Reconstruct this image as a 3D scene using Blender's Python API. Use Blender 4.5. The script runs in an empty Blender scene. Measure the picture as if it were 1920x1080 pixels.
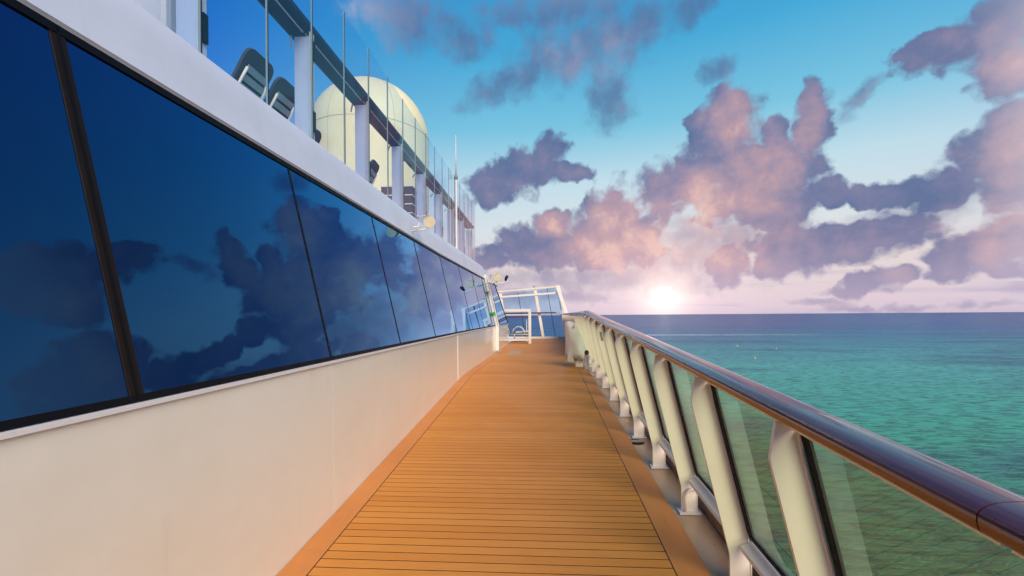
import bpy, bmesh, math, random
from mathutils import Vector, Matrix
random.seed(7)
SC = bpy.context.scene
COL = SC.collection
PI = math.pi

# ------------------------------------------------------------------ camera
F = 853.33                                    # focal length in pixels of the 1920 px wide photograph (16 mm on 36 mm)
YAW, ROLL, SHIFT, EYE = math.atan(55 / F), -math.radians(0.4), 0.0268, 1.6
CAMROT = Matrix.Rotation(YAW, 3, 'Z') @ Matrix.Rotation(PI / 2, 3, 'X') @ Matrix.Rotation(ROLL, 3, 'Z')
cam = bpy.data.objects.new('camera', bpy.data.cameras.new('camera'))
cam.data.lens = 16; cam.data.sensor_width = 36; cam.data.shift_y = SHIFT
cam.data.clip_start = 0.05; cam.data.clip_end = 200000
cam.matrix_world = Matrix.Translation((0, 0, EYE)) @ CAMROT.to_4x4()
COL.objects.link(cam); SC.camera = cam

def ray(px, py):
    return CAMROT @ Vector(((px - 960) / F, (540 - py) / F + SHIFT * 1920 / F, -1))
def atY(px, py, y):
    d = ray(px, py); return Vector((0, 0, EYE)) + d * (y / d.y)
def azel(px, py):
    d = ray(px, py).normalized(); return math.atan2(d.x, d.y), math.asin(d.z)

SC.view_settings.view_transform = 'Standard'; SC.view_settings.look = 'None'
SC.view_settings.gamma = 1; SC.view_settings.use_curve_mapping = False
SC.view_settings.exposure = 0.06
SC.render.engine = 'CYCLES'
SC.cycles.max_bounces = 8; SC.cycles.transparent_max_bounces = 24
SC.cycles.diffuse_bounces = 3; SC.cycles.glossy_bounces = 4
SC.cycles.sample_clamp_indirect = 6; SC.cycles.caustics_reflective = False
SC.cycles.use_denoising = True
SC.cycles.use_adaptive_sampling = True; SC.cycles.adaptive_threshold = 0.03

# ------------------------------------------------------------------ node helpers
def lin(r, g, b):
    def c(v):
        v /= 255.0
        return v / 12.92 if v <= 0.04045 else ((v + 0.055) / 1.055) ** 2.4
    return (c(r), c(g), c(b), 1.0)

class G:
    """tiny wrapper: node graph with arithmetic"""
    def __init__(s, tree): s.t = tree; tree.nodes.clear()
    def n(s, typ, ins=None, **props):
        nd = s.t.nodes.new(typ)
        for k, v in props.items(): setattr(nd, k, v)
        for k, v in (ins or {}).items():
            sk = nd.inputs[k]
            if isinstance(v, bpy.types.NodeSocket): s.t.links.new(v, sk)
            else: sk.default_value = v
        return nd
    def m(s, op, a, b=0.0, c=0.0, clamp=False):
        nd = s.n('ShaderNodeMath', {0: a, 1: b, 2: c}, operation=op); nd.use_clamp = clamp
        return nd.outputs[0]
    def vm(s, op, a, b=(0, 0, 0), out=0):
        nd = s.n('ShaderNodeVectorMath', {0: a, 1: b}, operation=op); return nd.outputs[out]
    def scale(s, v, f):
        nd = s.n('ShaderNodeVectorMath', {0: v, 'Scale': f}, operation='SCALE'); return nd.outputs[0]
    def mr(s, v, a, b, c=0.0, d=1.0, kind='SMOOTHSTEP'):
        nd = s.n('ShaderNodeMapRange', {0: v, 1: a, 2: b, 3: c, 4: d}, interpolation_type=kind)
        return nd.outputs[0]
    def mix(s, f, a, b, mode='MIX'):
        nd = s.n('ShaderNodeMix', data_type='RGBA', blend_type=mode)
        for sk, v in ((nd.inputs[0], f), (nd.inputs[6], a), (nd.inputs[7], b)):
            if isinstance(v, bpy.types.NodeSocket): s.t.links.new(v, sk)
            else: sk.default_value = v
        return nd.outputs[2]
    def noise(s, vec, scale, detail=4, rough=0.55, dist=0.0, out=0, dims='3D', **kw):
        ins = {'Scale': scale, 'Detail': detail, 'Roughness': rough, 'Distortion': dist}
        if vec is not None: ins['Vector'] = vec
        ins.update(kw)
        return s.n('ShaderNodeTexNoise', ins, noise_dimensions=dims).outputs[out]
    def ramp(s, f, stops, interp='LINEAR'):
        nd = s.n('ShaderNodeValToRGB', {0: f}); cr = nd.color_ramp; cr.interpolation = interp
        while len(cr.elements) > 1: cr.elements.remove(cr.elements[-1])
        cr.elements[0].position = stops[0][0]; cr.elements[0].color = stops[0][1]
        for p, c in stops[1:]:
            e = cr.elements.new(p); e.color = c
        return nd.outputs[0]

# ------------------------------------------------------------------ sky (world)
SUND = ray(1245, 555).normalized()
world = bpy.data.worlds.new('World'); SC.world = world; world.use_nodes = True
g = G(world.node_tree)
D = g.n('ShaderNodeTexCoord').outputs['Generated']
D = g.vm('NORMALIZE', D)
sx = g.n('ShaderNodeSeparateXYZ', {0: D})
dx, dy, dz = sx.outputs
AZ = g.m('ARCTAN2', dx, dy); EL = g.m('ARCSINE', dz)
ELd = g.m('MULTIPLY', EL, 180 / PI)
sunang = g.m('MULTIPLY', g.m('ARCCOSINE', g.m('MINIMUM', g.vm('DOT_PRODUCT', D, tuple(SUND), out=1), 1.0)), 180 / PI)
def rp(e): return max(0.0, min(1.0, math.sqrt(max(e, 0) / 90.0)))
elr = g.m('SQRT', g.m('MAXIMUM', g.m('DIVIDE', ELd, 90.0), 0.0))
near = g.ramp(elr, [(rp(0), lin(204, 188, 206)), (rp(1.5), lin(222, 202, 212)), (rp(6), lin(228, 214, 212)), (rp(10), lin(216, 222, 226)),
                    (rp(16), lin(190, 218, 230)), (rp(22), lin(122, 194, 222)), (rp(30), lin(70, 166, 212)), (rp(45), lin(30, 120, 195)), (rp(90), lin(10, 75, 165))])
away = g.ramp(elr, [(rp(0), lin(176, 176, 208)), (rp(3), lin(165, 182, 220)), (rp(8), lin(120, 172, 220)), (rp(16), lin(62, 142, 214)),
                    (rp(26), lin(14, 98, 200)), (rp(45), lin(5, 70, 170)), (rp(90), lin(4, 50, 135))])
sun_az = math.atan2(SUND.x, SUND.y)
caz = g.m('COSINE', g.m('SUBTRACT', AZ, sun_az))
base = g.mix(g.mr(caz, math.cos(math.radians(12)), math.cos(math.radians(62)), 0.0, 1.0), near, away)
# soft streaky veil near the horizon
P3 = g.n('ShaderNodeCombineXYZ', {0: AZ, 1: EL, 2: 0.0}).outputs[0]
Pst = g.vm('MULTIPLY', P3, (3.0, 42.0, 1.0))
streak = g.mr(g.noise(Pst, 1.0, 5, 0.6), 0.5, 0.75)
base = g.mix(g.m('MULTIPLY', streak, g.mr(ELd, 12.0, 1.0, 0.0, 0.6)), base, lin(176, 164, 196))

# clouds: where they stand in the sky, as ellipses in azimuth / elevation
warpA = g.vm('SUBTRACT', g.noise(P3, 9.0, 3, 0.5, out=1), (0.5, 0.5, 0.5))
warpB = g.vm('SUBTRACT', g.noise(P3, 34.0, 4, 0.55, out=1), (0.5, 0.5, 0.5))
PW = g.vm('ADD', P3, g.vm('MULTIPLY', warpA, (0.04, 0.035, 0.0)))
PW = g.vm('ADD', PW, g.vm('MULTIPLY', warpB, (0.03, 0.03, 0.0)))
CH = [None]
def field(blobs, soft=0.32, pos=PW, grow=1.0):
    acc = None
    for (x, y, rx, ry, rot) in blobs:
        a, e = azel(x, y)
        kx = abs(azel(x + 5, y)[0] - azel(x - 5, y)[0]) / 10; ky = abs(azel(x, y + 5)[1] - azel(x, y - 5)[1]) / 10
        src = pos if CH[0] is None else g.n('ShaderNodeVectorMath', {0: CH[0], 1: (1e-7, 1e-7, 1e-7), 2: pos}, operation='MULTIPLY_ADD').outputs[0]
        mp = g.n('ShaderNodeMapping', {'Vector': src, 'Location': (a, e, 0), 'Rotation': (0, 0, math.radians(rot)), 'Scale': (rx * kx * grow, ry * ky * grow * 1.14, 1)}, vector_type='TEXTURE').outputs[0]
        v = g.m('SUBTRACT', 1.0, g.vm('DOT_PRODUCT', mp, mp, out=1))
        acc = v if acc is None else g.m('SMOOTH_MAX', acc, v, soft)
        CH[0] = acc                      # evaluated one after another, keeps the shader stack small
    return acc
BIG = [(1368,235,66,62,0),(1330,300,84,62,25),(1268,350,76,50,15),(1405,342,118,68,8),(1385,392,105,32,0),(1522,238,40,68,0),(1484,305,70,48,20),(1302,226,24,22,0),(1452,252,28,32,0),
       (975,325,84,42,20),(1022,288,38,30,10),(930,350,56,30,5),(1062,318,48,17,-10),
       (1150,398,52,54,0),(1160,452,104,52,0),(1085,452,80,44,10),(1042,424,40,27,0),(985,462,68,36,10),(930,484,52,20,0),(1075,486,140,20,0),
       (1450,398,62,34,0),(1505,368,60,30,15),(1560,360,34,26,0),(1490,470,95,46,0),(1575,455,110,36,8),(1370,498,48,32,0),(1650,432,120,30,5),(1455,500,50,24,0),
       (1855,298,108,64,22),(1915,252,70,52,10),(1775,352,90,40,18),(1690,362,66,26,0),(1630,362,40,24,10),(1900,350,90,50,0),(1985,300,120,90,0),
       (1850,470,120,40,12),(1920,430,90,38,10),(1790,505,60,22,0),(1900,505,60,20,0),
       (1640,528,66,24,14),(1600,546,60,12,0),(1690,514,30,16,10),
       (1870,62,110,56,18),(1760,96,88,26,8),(1900,128,86,42,20),(1700,100,50,16,5),(1960,40,120,70,0)]
THIN = [(1604,192,48,17,48),(1085,95,150,62,10),(955,150,88,34,20),(1140,190,52,52,30),(1040,20,150,36,0),(1200,45,88,42,15),(1350,130,44,24,0),(760,40,100,50,0),(1290,20,60,30,10),(870,70,60,40,10),
        (1270,470,210,62,0),(1340,440,140,40,0),(1120,520,230,26,0),(1700,405,160,26,5),(1240,505,120,34,0),(1000,555,160,14,0),
        (1615,578,60,6,0),(1700,576,46,7,0),(1800,573,34,8,8),(1905,545,46,14,10),(1880,575,60,6,0),(1530,570,60,7,0)]
PINK = [(1372,215,60,60,0),(1420,330,75,55,30),(1350,370,80,50,0),(1520,225,34,60,0),(1160,395,55,50,0),(1150,460,90,50,0),(1900,100,80,60,0),(1905,285,60,80,0),(1250,470,180,50,0),
        (1860,400,120,30,0),(1680,518,34,20,0),(1040,420,40,22,0),(1880,470,60,30,0),(1100,100,90,50,0),(1610,190,40,12,48)]
# scattered clouds elsewhere in the sky, of the same kind
dzs = g.m('ADD', g.m('MAXIMUM', dz, 0.0), 0.16)
PC = g.n('ShaderNodeCombineXYZ', {0: g.m('DIVIDE', dx, dzs), 1: g.m('DIVIDE', dy, dzs), 2: 0.0}).outputs[0]
gen = g.noise(PC, 0.95, 6, 0.52, 0.15)
azd = g.m('MULTIPLY', AZ, 180 / PI)
inR = g.mr(azd, 40.0, 50.0); inL = g.mr(azd, -14.0, -26.0); up = g.mr(ELd, 32.0, 42.0)
outside = g.m('MAXIMUM', g.m('MAXIMUM', inR, inL), up)
fb = g.noise(P3, 15.0, 9, 0.62, 0.25)
vor = g.n('ShaderNodeTexVoronoi', {'Vector': PW, 'Scale': 26.0, 'Detail': 2.0, 'Roughness': 0.5, 'Smoothness': 0.6}, feature='SMOOTH_F1').outputs[0]
bill = g.m('SUBTRACT', 0.45, vor)
rough = g.m('ADD', g.m('MULTIPLY', g.m('SUBTRACT', fb, 0.5), 2.3), g.m('MULTIPLY', bill, 1.5))
F1 = g.m('MULTIPLY', g.m('MAXIMUM', field(BIG, grow=1.17), -1.2), 1.75)
F2 = g.m('MAXIMUM', field(THIN, grow=1.2), -1.5)
Dbig = g.mr(g.m('ADD', F1, rough), -0.78, 0.40)
Dthin = g.m('MULTIPLY', g.mr(g.m('ADD', F2, g.m('MULTIPLY', rough, 0.55)), -0.55, 0.95), 0.74)
Dgen = g.m('MULTIPLY', g.m('MULTIPLY', g.mr(g.m('ADD', gen, g.m('MULTIPLY', rough, 0.05)), 0.56, 0.68), outside), 0.8)
# shading: lit flanks pink, the rest lavender grey, relief from an offset sample
fbo = g.noise(g.vm('ADD', P3, (0.016, 0.022, 0.0)), 15.0, 6, 0.6, 0.25)
relief = g.m('SUBTRACT', fb, fbo)
pk = g.mr(field(PINK, 0.5), -1.0, 1.0)
tone = g.m('ADD', g.m('ADD', g.m('MULTIPLY', pk, 0.42), g.m('MULTIPLY', relief, 0.85)), g.m('MULTIPLY', g.m('SUBTRACT', g.noise(P3, 7.0, 6, 0.55), 0.5), 0.8))
tone = g.m('ADD', tone, g.mr(sunang, 24.0, 4.0, 0.0, 0.30))
tone = g.m('ADD', tone, g.mr(F1, -0.6, 1.7, 0.02, 0.24))
ccol = g.ramp(tone, [(0.0, lin(86, 104, 148)), (0.28, lin(112, 116, 154)), (0.52, lin(146, 132, 160)), (0.8, lin(184, 150, 162)), (1.0, lin(220, 180, 174))])
ccol = g.mix(g.m('MULTIPLY', outside, 0.75), ccol, lin(214, 204, 216))
ccol = g.mix(g.mr(ELd, 9.0, 0.5, 0.0, 0.55), ccol, lin(202, 182, 204))
dens = g.m('MAXIMUM', g.m('MAXIMUM', g.m('MULTIPLY', Dbig, 0.94), Dthin), Dgen)
skyc = g.mix(dens, base, ccol)
# the sun behind thin haze near the horizon
def gauss(w, a): return g.m('MULTIPLY', g.m('EXPONENT', g.m('MULTIPLY', g.m('POWER', g.m('DIVIDE', sunang, w), 2.0), -1.0)), a)
glow = g.scale(g.n('ShaderNodeCombineXYZ', {0: 1.0, 1: 0.90, 2: 0.78}).outputs[0], gauss(0.58, 3.0))
glow2 = g.scale(g.n('ShaderNodeCombineXYZ', {0: 1.0, 1: 0.76, 2: 0.52}).outputs[0], gauss(2.7, 0.55))
glow3 = g.scale(g.n('ShaderNodeCombineXYZ', {0: 1.0, 1: 0.62, 2: 0.55}).outputs[0], gauss(9.0, 0.17))
skyc = g.vm('ADD', g.vm('ADD', g.vm('ADD', skyc, glow), glow2), glow3)
under = g.mr(ELd, -0.35, -0.05)
skyc = g.mix(under, lin(60, 82, 150), skyc)
bg = g.n('ShaderNodeBackground', {0: skyc, 1: 1.0})
g.t.links.new(bg.outputs[0], g.n('ShaderNodeOutputWorld').inputs[0])

# soft daylight through the cloud cover
sun = bpy.data.objects.new('sun', bpy.data.lights.new('sun', 'SUN'))
sun.data.energy = 3.9; sun.data.angle = math.radians(45); sun.data.color = (1.0, 0.86, 0.68)
sdir = Vector((math.cos(math.radians(33)) * math.sin(math.radians(153)), math.cos(math.radians(33)) * math.cos(math.radians(153)), math.sin(math.radians(33))))
sun.rotation_euler = sdir.to_track_quat('Z', 'Y').to_euler()
COL.objects.link(sun)

world.cycles.sampling_method = 'MANUAL'; world.cycles.sample_map_resolution = 256

# ------------------------------------------------------------------ materials
MATS = {}
def material(name):
    m = bpy.data.materials.new(name); m.use_nodes = True; MATS[name] = m
    gg = G(m.node_tree); gg.out = gg.n('ShaderNodeOutputMaterial'); gg.co = gg.n('ShaderNodeTexCoord').outputs['Object']
    gg.pos = gg.n('ShaderNodeNewGeometry').outputs['Position']
    return gg
def bsdf(gg, col, rough=0.4, bump=None, bstr=0.1, bdist=0.01, spec=0.5, metal=0.0, coat=0.0, emis=None, coatr=0.05):
    ins = {'Base Color': col, 'Roughness': rough, 'Metallic': metal, 'Specular IOR Level': spec, 'Coat Weight': coat, 'Coat Roughness': coatr}
    if bump is not None:
        ins['Normal'] = gg.n('ShaderNodeBump', {'Height': bump, 'Strength': bstr, 'Distance': bdist}).outputs[0]
    nd = gg.n('ShaderNodeBsdfPrincipled', ins)
    gg.t.links.new(nd.outputs[0], gg.out.inputs[0]); return nd

def paint(name, c1, c2, rough=0.3, wav=0.15, coat=0.0, scale=1.5, wd=0.01):
    q = material(name)
    n1 = q.noise(q.pos, scale, 5, 0.6); n2 = q.noise(q.pos, 45.0, 3, 0.6)
    st = q.noise(q.vm('MULTIPLY', q.pos, (1, 5, 0.6)), 2.0, 4, 0.6)
    c = q.mix(q.mr(n1, 0.35, 0.7), c1, c2)
    c = q.mix(q.mr(st, 0.58, 0.8, 0, 0.2), c, q.mix(0.35, c2, (0.25, 0.17, 0.1, 1)))
    r = q.mr(q.m('ADD', n1, q.m('MULTIPLY', n2, 0.3)), 0.4, 0.9, rough * 0.8, rough * 1.35)
    h = q.m('ADD', q.noise(q.pos, 2.2, 2, 0.4), q.m('MULTIPLY', n2, 0.03))
    bsdf(q, c, r, h, wav, wd * 3, coat=coat)
paint('wall_paint', (0.88, 0.84, 0.70, 1), (0.84, 0.79, 0.63, 1), 0.2, 0.12, coat=0.4)
paint('fascia_paint', (0.68, 0.72, 0.79, 1), (0.62, 0.66, 0.74, 1), 0.35, 0.12)
paint('cream_paint', (0.90, 0.82, 0.70, 1), (0.86, 0.76, 0.63, 1), 0.35, 0.08)
paint('white_paint', (0.80, 0.78, 0.74, 1), (0.74, 0.72, 0.68, 1), 0.35, 0.05)
paint('radome_shell', (0.88, 0.82, 0.50, 1), (0.82, 0.75, 0.42, 1), 0.45, 0.05, scale=0.6)
paint('gutter_paint', (0.56, 0.37, 0.19, 1), (0.48, 0.30, 0.15, 1), 0.32, 0.10, coat=0.12, scale=3)
paint('coaming_paint', (0.17, 0.095, 0.045, 1), (0.12, 0.065, 0.03, 1), 0.2, 0.1, scale=3)
paint('cover_fabric', (0.72, 0.68, 0.62, 1), (0.64, 0.58, 0.52, 1), 0.8, 0.2, scale=4)
paint('grey_metal', (0.35, 0.35, 0.36, 1), (0.28, 0.28, 0.3, 1), 0.4, 0.05)
paint('lamp_shell', (0.62, 0.55, 0.36, 1), (0.55, 0.48, 0.3, 1), 0.5, 0.05)

q = material('deck_teak')
rnd = q.n('ShaderNodeObjectInfo').outputs['Random']
n1 = q.noise(q.pos, 1.1, 4, 0.6); gr = q.noise(q.vm('MULTIPLY', q.pos, (4, 90, 1)), 1.0, 5, 0.6)
c = q.mix(q.mr(rnd, 0, 1, kind='LINEAR'), (0.66, 0.25, 0.038, 1), (0.74, 0.305, 0.055, 1))
c = q.mix(q.mr(n1, 0.45, 0.75, 0, 0.25), c, (0.52, 0.18, 0.035, 1))
c = q.mix(q.mr(gr, 0.45, 0.8, 0, 0.3), c, (0.42, 0.14, 0.03, 1))
sp = q.noise(q.pos, 14.0, 3, 0.7)
c = q.mix(q.mr(sp, 0.66, 0.8, 0, 0.2), c, (0.3, 0.12, 0.04, 1))
bsdf(q, c, q.mr(n1, 0.3, 0.8, 0.45, 0.6), gr, 0.15, 0.002, spec=0.25)
q = material('deck_border')
n1 = q.noise(q.pos, 1.4, 5, 0.6); gr = q.noise(q.vm('MULTIPLY', q.pos, (60, 3, 1)), 1.0, 5, 0.6)
c = q.mix(q.mr(n1, 0.35, 0.7), (0.70, 0.275, 0.07, 1), (0.62, 0.23, 0.06, 1))
c = q.mix(q.mr(gr, 0.5, 0.8, 0, 0.3), c, (0.34, 0.12, 0.035, 1))
bsdf(q, c, 0.5, gr, 0.1, 0.002, spec=0.25)
q = material('black_rubber'); bsdf(q, (0.006, 0.006, 0.007, 1), q.mr(q.noise(q.pos, 30, 2), 0.3, 0.7, 0.4, 0.6), spec=0.1)
q = material('caulk'); bsdf(q, (0.02, 0.014, 0.01, 1), q.mr(q.noise(q.pos, 30, 2), 0.3, 0.7, 0.5, 0.7))
q = material('frame_brown')
bsdf(q, q.mix(q.noise(q.pos, 8, 4), (0.008, 0.005, 0.004, 1), (0.02, 0.011, 0.006, 1)), 0.5, spec=0.15)
q = material('varnished_wood')
gr = q.noise(q.vm('MULTIPLY', q.pos, (70, 2.0, 70)), 1.0, 6, 0.65, 0.3)
n1 = q.noise(q.pos, 2.5, 3, 0.5)
c = q.mix(q.mr(gr, 0.3, 0.75), (0.075, 0.020, 0.015, 1), (0.19, 0.05, 0.028, 1))
c = q.mix(q.mr(n1, 0.45, 0.7, 0, 0.4), c, (0.09, 0.02, 0.008, 1))
bsdf(q, c, q.mr(n1, 0.3, 0.7, 0.2, 0.32), q.noise(q.vm('MULTIPLY', q.pos, (1, .5, 1)), 3.0, 2, 0.5), 0.05, 0.02, spec=0.6, coat=1.0, coatr=0.04)
q = material('navy_trim')
bsdf(q, q.mix(q.noise(q.pos, 5, 4), (0.02, 0.012, 0.05, 1), (0.035, 0.018, 0.06, 1)), 0.5, q.noise(q.pos, 4, 2), 0.1, 0.02, spec=0.12)
q = material('navy_fabric')
w = q.noise(q.vm('MULTIPLY', q.pos, (1, 1, 1)), 220, 2)
bsdf(q, q.mix(w, (0.025, 0.035, 0.055, 1), (0.05, 0.062, 0.085, 1)), 0.8, w, 0.3, 0.002)
q = material('teal_slat'); bsdf(q, q.mix(q.noise(q.pos, 20, 3), (0.22, 0.33, 0.33, 1), (0.3, 0.42, 0.4, 1)), 0.5)
q = material('dark_sling')
w = q.noise(q.pos, 150, 2); bsdf(q, q.mix(w, (0.10, 0.085, 0.06, 1), (0.2, 0.17, 0.12, 1)), 0.7)
q = material('green_plastic'); bsdf(q, q.mix(q.noise(q.pos, 20, 2), (0.02, 0.35, 0.03, 1), (0.03, 0.42, 0.05, 1)), 0.4)
q = material('brass'); bsdf(q, q.mix(q.noise(q.pos, 40, 3), (0.10, 0.08, 0.05, 1), (0.2, 0.16, 0.1, 1)), 0.4, metal=0.6)
q = material('sign_plate'); bsdf(q, q.mix(q.noise(q.pos, 20, 2), (0.20, 0.22, 0.20, 1), (0.26, 0.28, 0.25, 1)), 0.4)

def glass(name, tint, refl=(1, 1, 1, 1), boost=1.0):
    q = material(name)
    fr = q.n('ShaderNodeFresnel', {'IOR': 1.5}).outputs[0]
    bf = q.n('ShaderNodeNewGeometry').outputs['Backfacing']
    fr = q.m('MULTIPLY', q.m('MULTIPLY', fr, boost, clamp=True), q.m('SUBTRACT', 1.0, bf))
    sm = q.noise(q.pos, 3.0, 4, 0.6)
    tr = q.n('ShaderNodeBsdfTransparent', {0: q.mix(q.mr(sm, 0.45, 0.75, 0, 0.25), tint, tuple(v * 0.93 for v in tint[:3]) + (1,))})
    gl = q.n('ShaderNodeBsdfGlossy', {'Color': refl, 'Roughness': 0.01})
    df = q.n('ShaderNodeBsdfDiffuse', {0: (tint[0] * .6, tint[1] * .7, tint[2] * .6, 1)})
    mx = q.n('ShaderNodeMixShader', {0: fr, 1: tr.outputs[0], 2: gl.outputs[0]})
    mx2 = q.n('ShaderNodeMixShader', {0: q.mr(sm, 0.4, 0.8, 0.001, 0.008), 1: mx.outputs[0], 2: df.outputs[0]})
    q.t.links.new(mx2.outputs[0], q.out.inputs[0])
glass('glass_green', (0.86, 0.92, 0.80, 1), boost=1.15)
glass('glass_blue', (0.88, 0.93, 0.99, 1), boost=0.8)
glass('glass_screen', (0.74, 0.90, 0.98, 1))

q = material('tinted_window')
lw = q.n('ShaderNodeFresnel', {'IOR': 1.75, 'Normal': q.n('ShaderNodeBump', {'Height': q.noise(q.pos, 0.9, 1, 0.3), 'Strength': 0.05, 'Distance': 0.05}).outputs[0]}).outputs[0]
fac = q.mr(lw, 0.07, 0.42, 0.11, 0.95, kind='LINEAR')
gl = q.n('ShaderNodeBsdfGlossy', {'Color': q.mix(q.mr(lw, 0.08, 0.75), (0.14, 0.48, 1.0, 1), (0.62, 0.80, 1.0, 1)), 'Roughness': 0.012,
        'Normal': q.n('ShaderNodeBump', {'Height': q.noise(q.pos, 0.9, 1, 0.3), 'Strength': 0.05, 'Distance': 0.05}).outputs[0]})
df = q.n('ShaderNodeBsdfDiffuse', {0: q.mix(q.noise(q.pos, 6, 4), (0.002, 0.005, 0.014, 1), (0.004, 0.008, 0.02, 1))})
mx = q.n('ShaderNodeMixShader', {0: fac, 1: df.outputs[0], 2: gl.outputs[0]})
q.t.links.new(mx.outputs[0], q.out.inputs[0])

q = material('sea_water')
sp_ = q.n('ShaderNodeSeparateXYZ', {0: q.pos})
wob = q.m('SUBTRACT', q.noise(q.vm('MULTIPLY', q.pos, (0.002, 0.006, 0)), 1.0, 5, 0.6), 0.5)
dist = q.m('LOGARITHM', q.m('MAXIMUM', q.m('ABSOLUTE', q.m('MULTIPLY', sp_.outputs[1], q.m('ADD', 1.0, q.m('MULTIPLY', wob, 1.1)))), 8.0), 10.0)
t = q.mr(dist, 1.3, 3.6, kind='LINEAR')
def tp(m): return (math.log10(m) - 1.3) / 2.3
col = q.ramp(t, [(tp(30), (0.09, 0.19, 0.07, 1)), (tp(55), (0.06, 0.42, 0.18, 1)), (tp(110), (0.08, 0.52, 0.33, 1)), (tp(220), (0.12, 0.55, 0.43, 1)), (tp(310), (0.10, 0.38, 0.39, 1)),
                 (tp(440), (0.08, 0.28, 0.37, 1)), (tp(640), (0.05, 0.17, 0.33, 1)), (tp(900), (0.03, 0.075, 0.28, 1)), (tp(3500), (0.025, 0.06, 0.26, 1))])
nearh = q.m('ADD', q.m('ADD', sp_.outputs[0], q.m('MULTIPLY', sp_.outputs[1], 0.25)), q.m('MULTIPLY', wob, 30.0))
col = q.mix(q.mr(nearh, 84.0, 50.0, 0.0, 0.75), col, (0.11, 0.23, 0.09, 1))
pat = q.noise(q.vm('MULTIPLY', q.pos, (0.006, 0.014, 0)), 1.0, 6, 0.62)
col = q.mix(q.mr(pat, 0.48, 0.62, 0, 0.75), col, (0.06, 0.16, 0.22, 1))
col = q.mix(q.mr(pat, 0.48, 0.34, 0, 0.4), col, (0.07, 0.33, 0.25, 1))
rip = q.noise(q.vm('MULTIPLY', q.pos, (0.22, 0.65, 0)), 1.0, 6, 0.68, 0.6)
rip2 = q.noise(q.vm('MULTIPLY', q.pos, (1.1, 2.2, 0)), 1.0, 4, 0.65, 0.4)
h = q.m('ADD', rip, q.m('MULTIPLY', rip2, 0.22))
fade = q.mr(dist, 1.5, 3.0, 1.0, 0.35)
col = q.mix(q.mr(rip, 0.56, 0.38, 0.0, 0.85), col, q.mix(0.7, col, (0.01, 0.05, 0.035, 1)))  # ripple troughs painted darker: wave shading put into the colour
col = q.mix(q.mr(rip2, 0.52, 0.72, 0.0, 0.4), col, (0.22, 0.45, 0.38, 1))  # small crests painted lighter, as light catching the ripples
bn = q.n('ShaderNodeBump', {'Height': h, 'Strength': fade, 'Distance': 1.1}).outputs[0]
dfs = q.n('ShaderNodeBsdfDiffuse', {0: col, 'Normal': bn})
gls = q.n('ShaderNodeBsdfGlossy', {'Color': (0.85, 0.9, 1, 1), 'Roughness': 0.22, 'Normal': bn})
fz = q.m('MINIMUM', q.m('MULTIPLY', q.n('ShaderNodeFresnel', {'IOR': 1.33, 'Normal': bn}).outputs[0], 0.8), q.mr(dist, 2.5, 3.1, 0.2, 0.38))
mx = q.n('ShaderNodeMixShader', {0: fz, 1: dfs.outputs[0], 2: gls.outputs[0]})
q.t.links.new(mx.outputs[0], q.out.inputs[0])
q = material('foam'); bsdf(q, q.mix(q.noise(q.vm('MULTIPLY', q.pos, (.05, .5, 1)), 1, 4), (0.55, 0.6, 0.62, 1), (0.9, 0.88, 0.84, 1)), 0.6)
q = material('buoy_yellow'); bsdf(q, q.mix(q.noise(q.pos, 3, 2), (0.75, 0.6, 0.1, 1), (0.8, 0.68, 0.2, 1)), 0.5)

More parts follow.
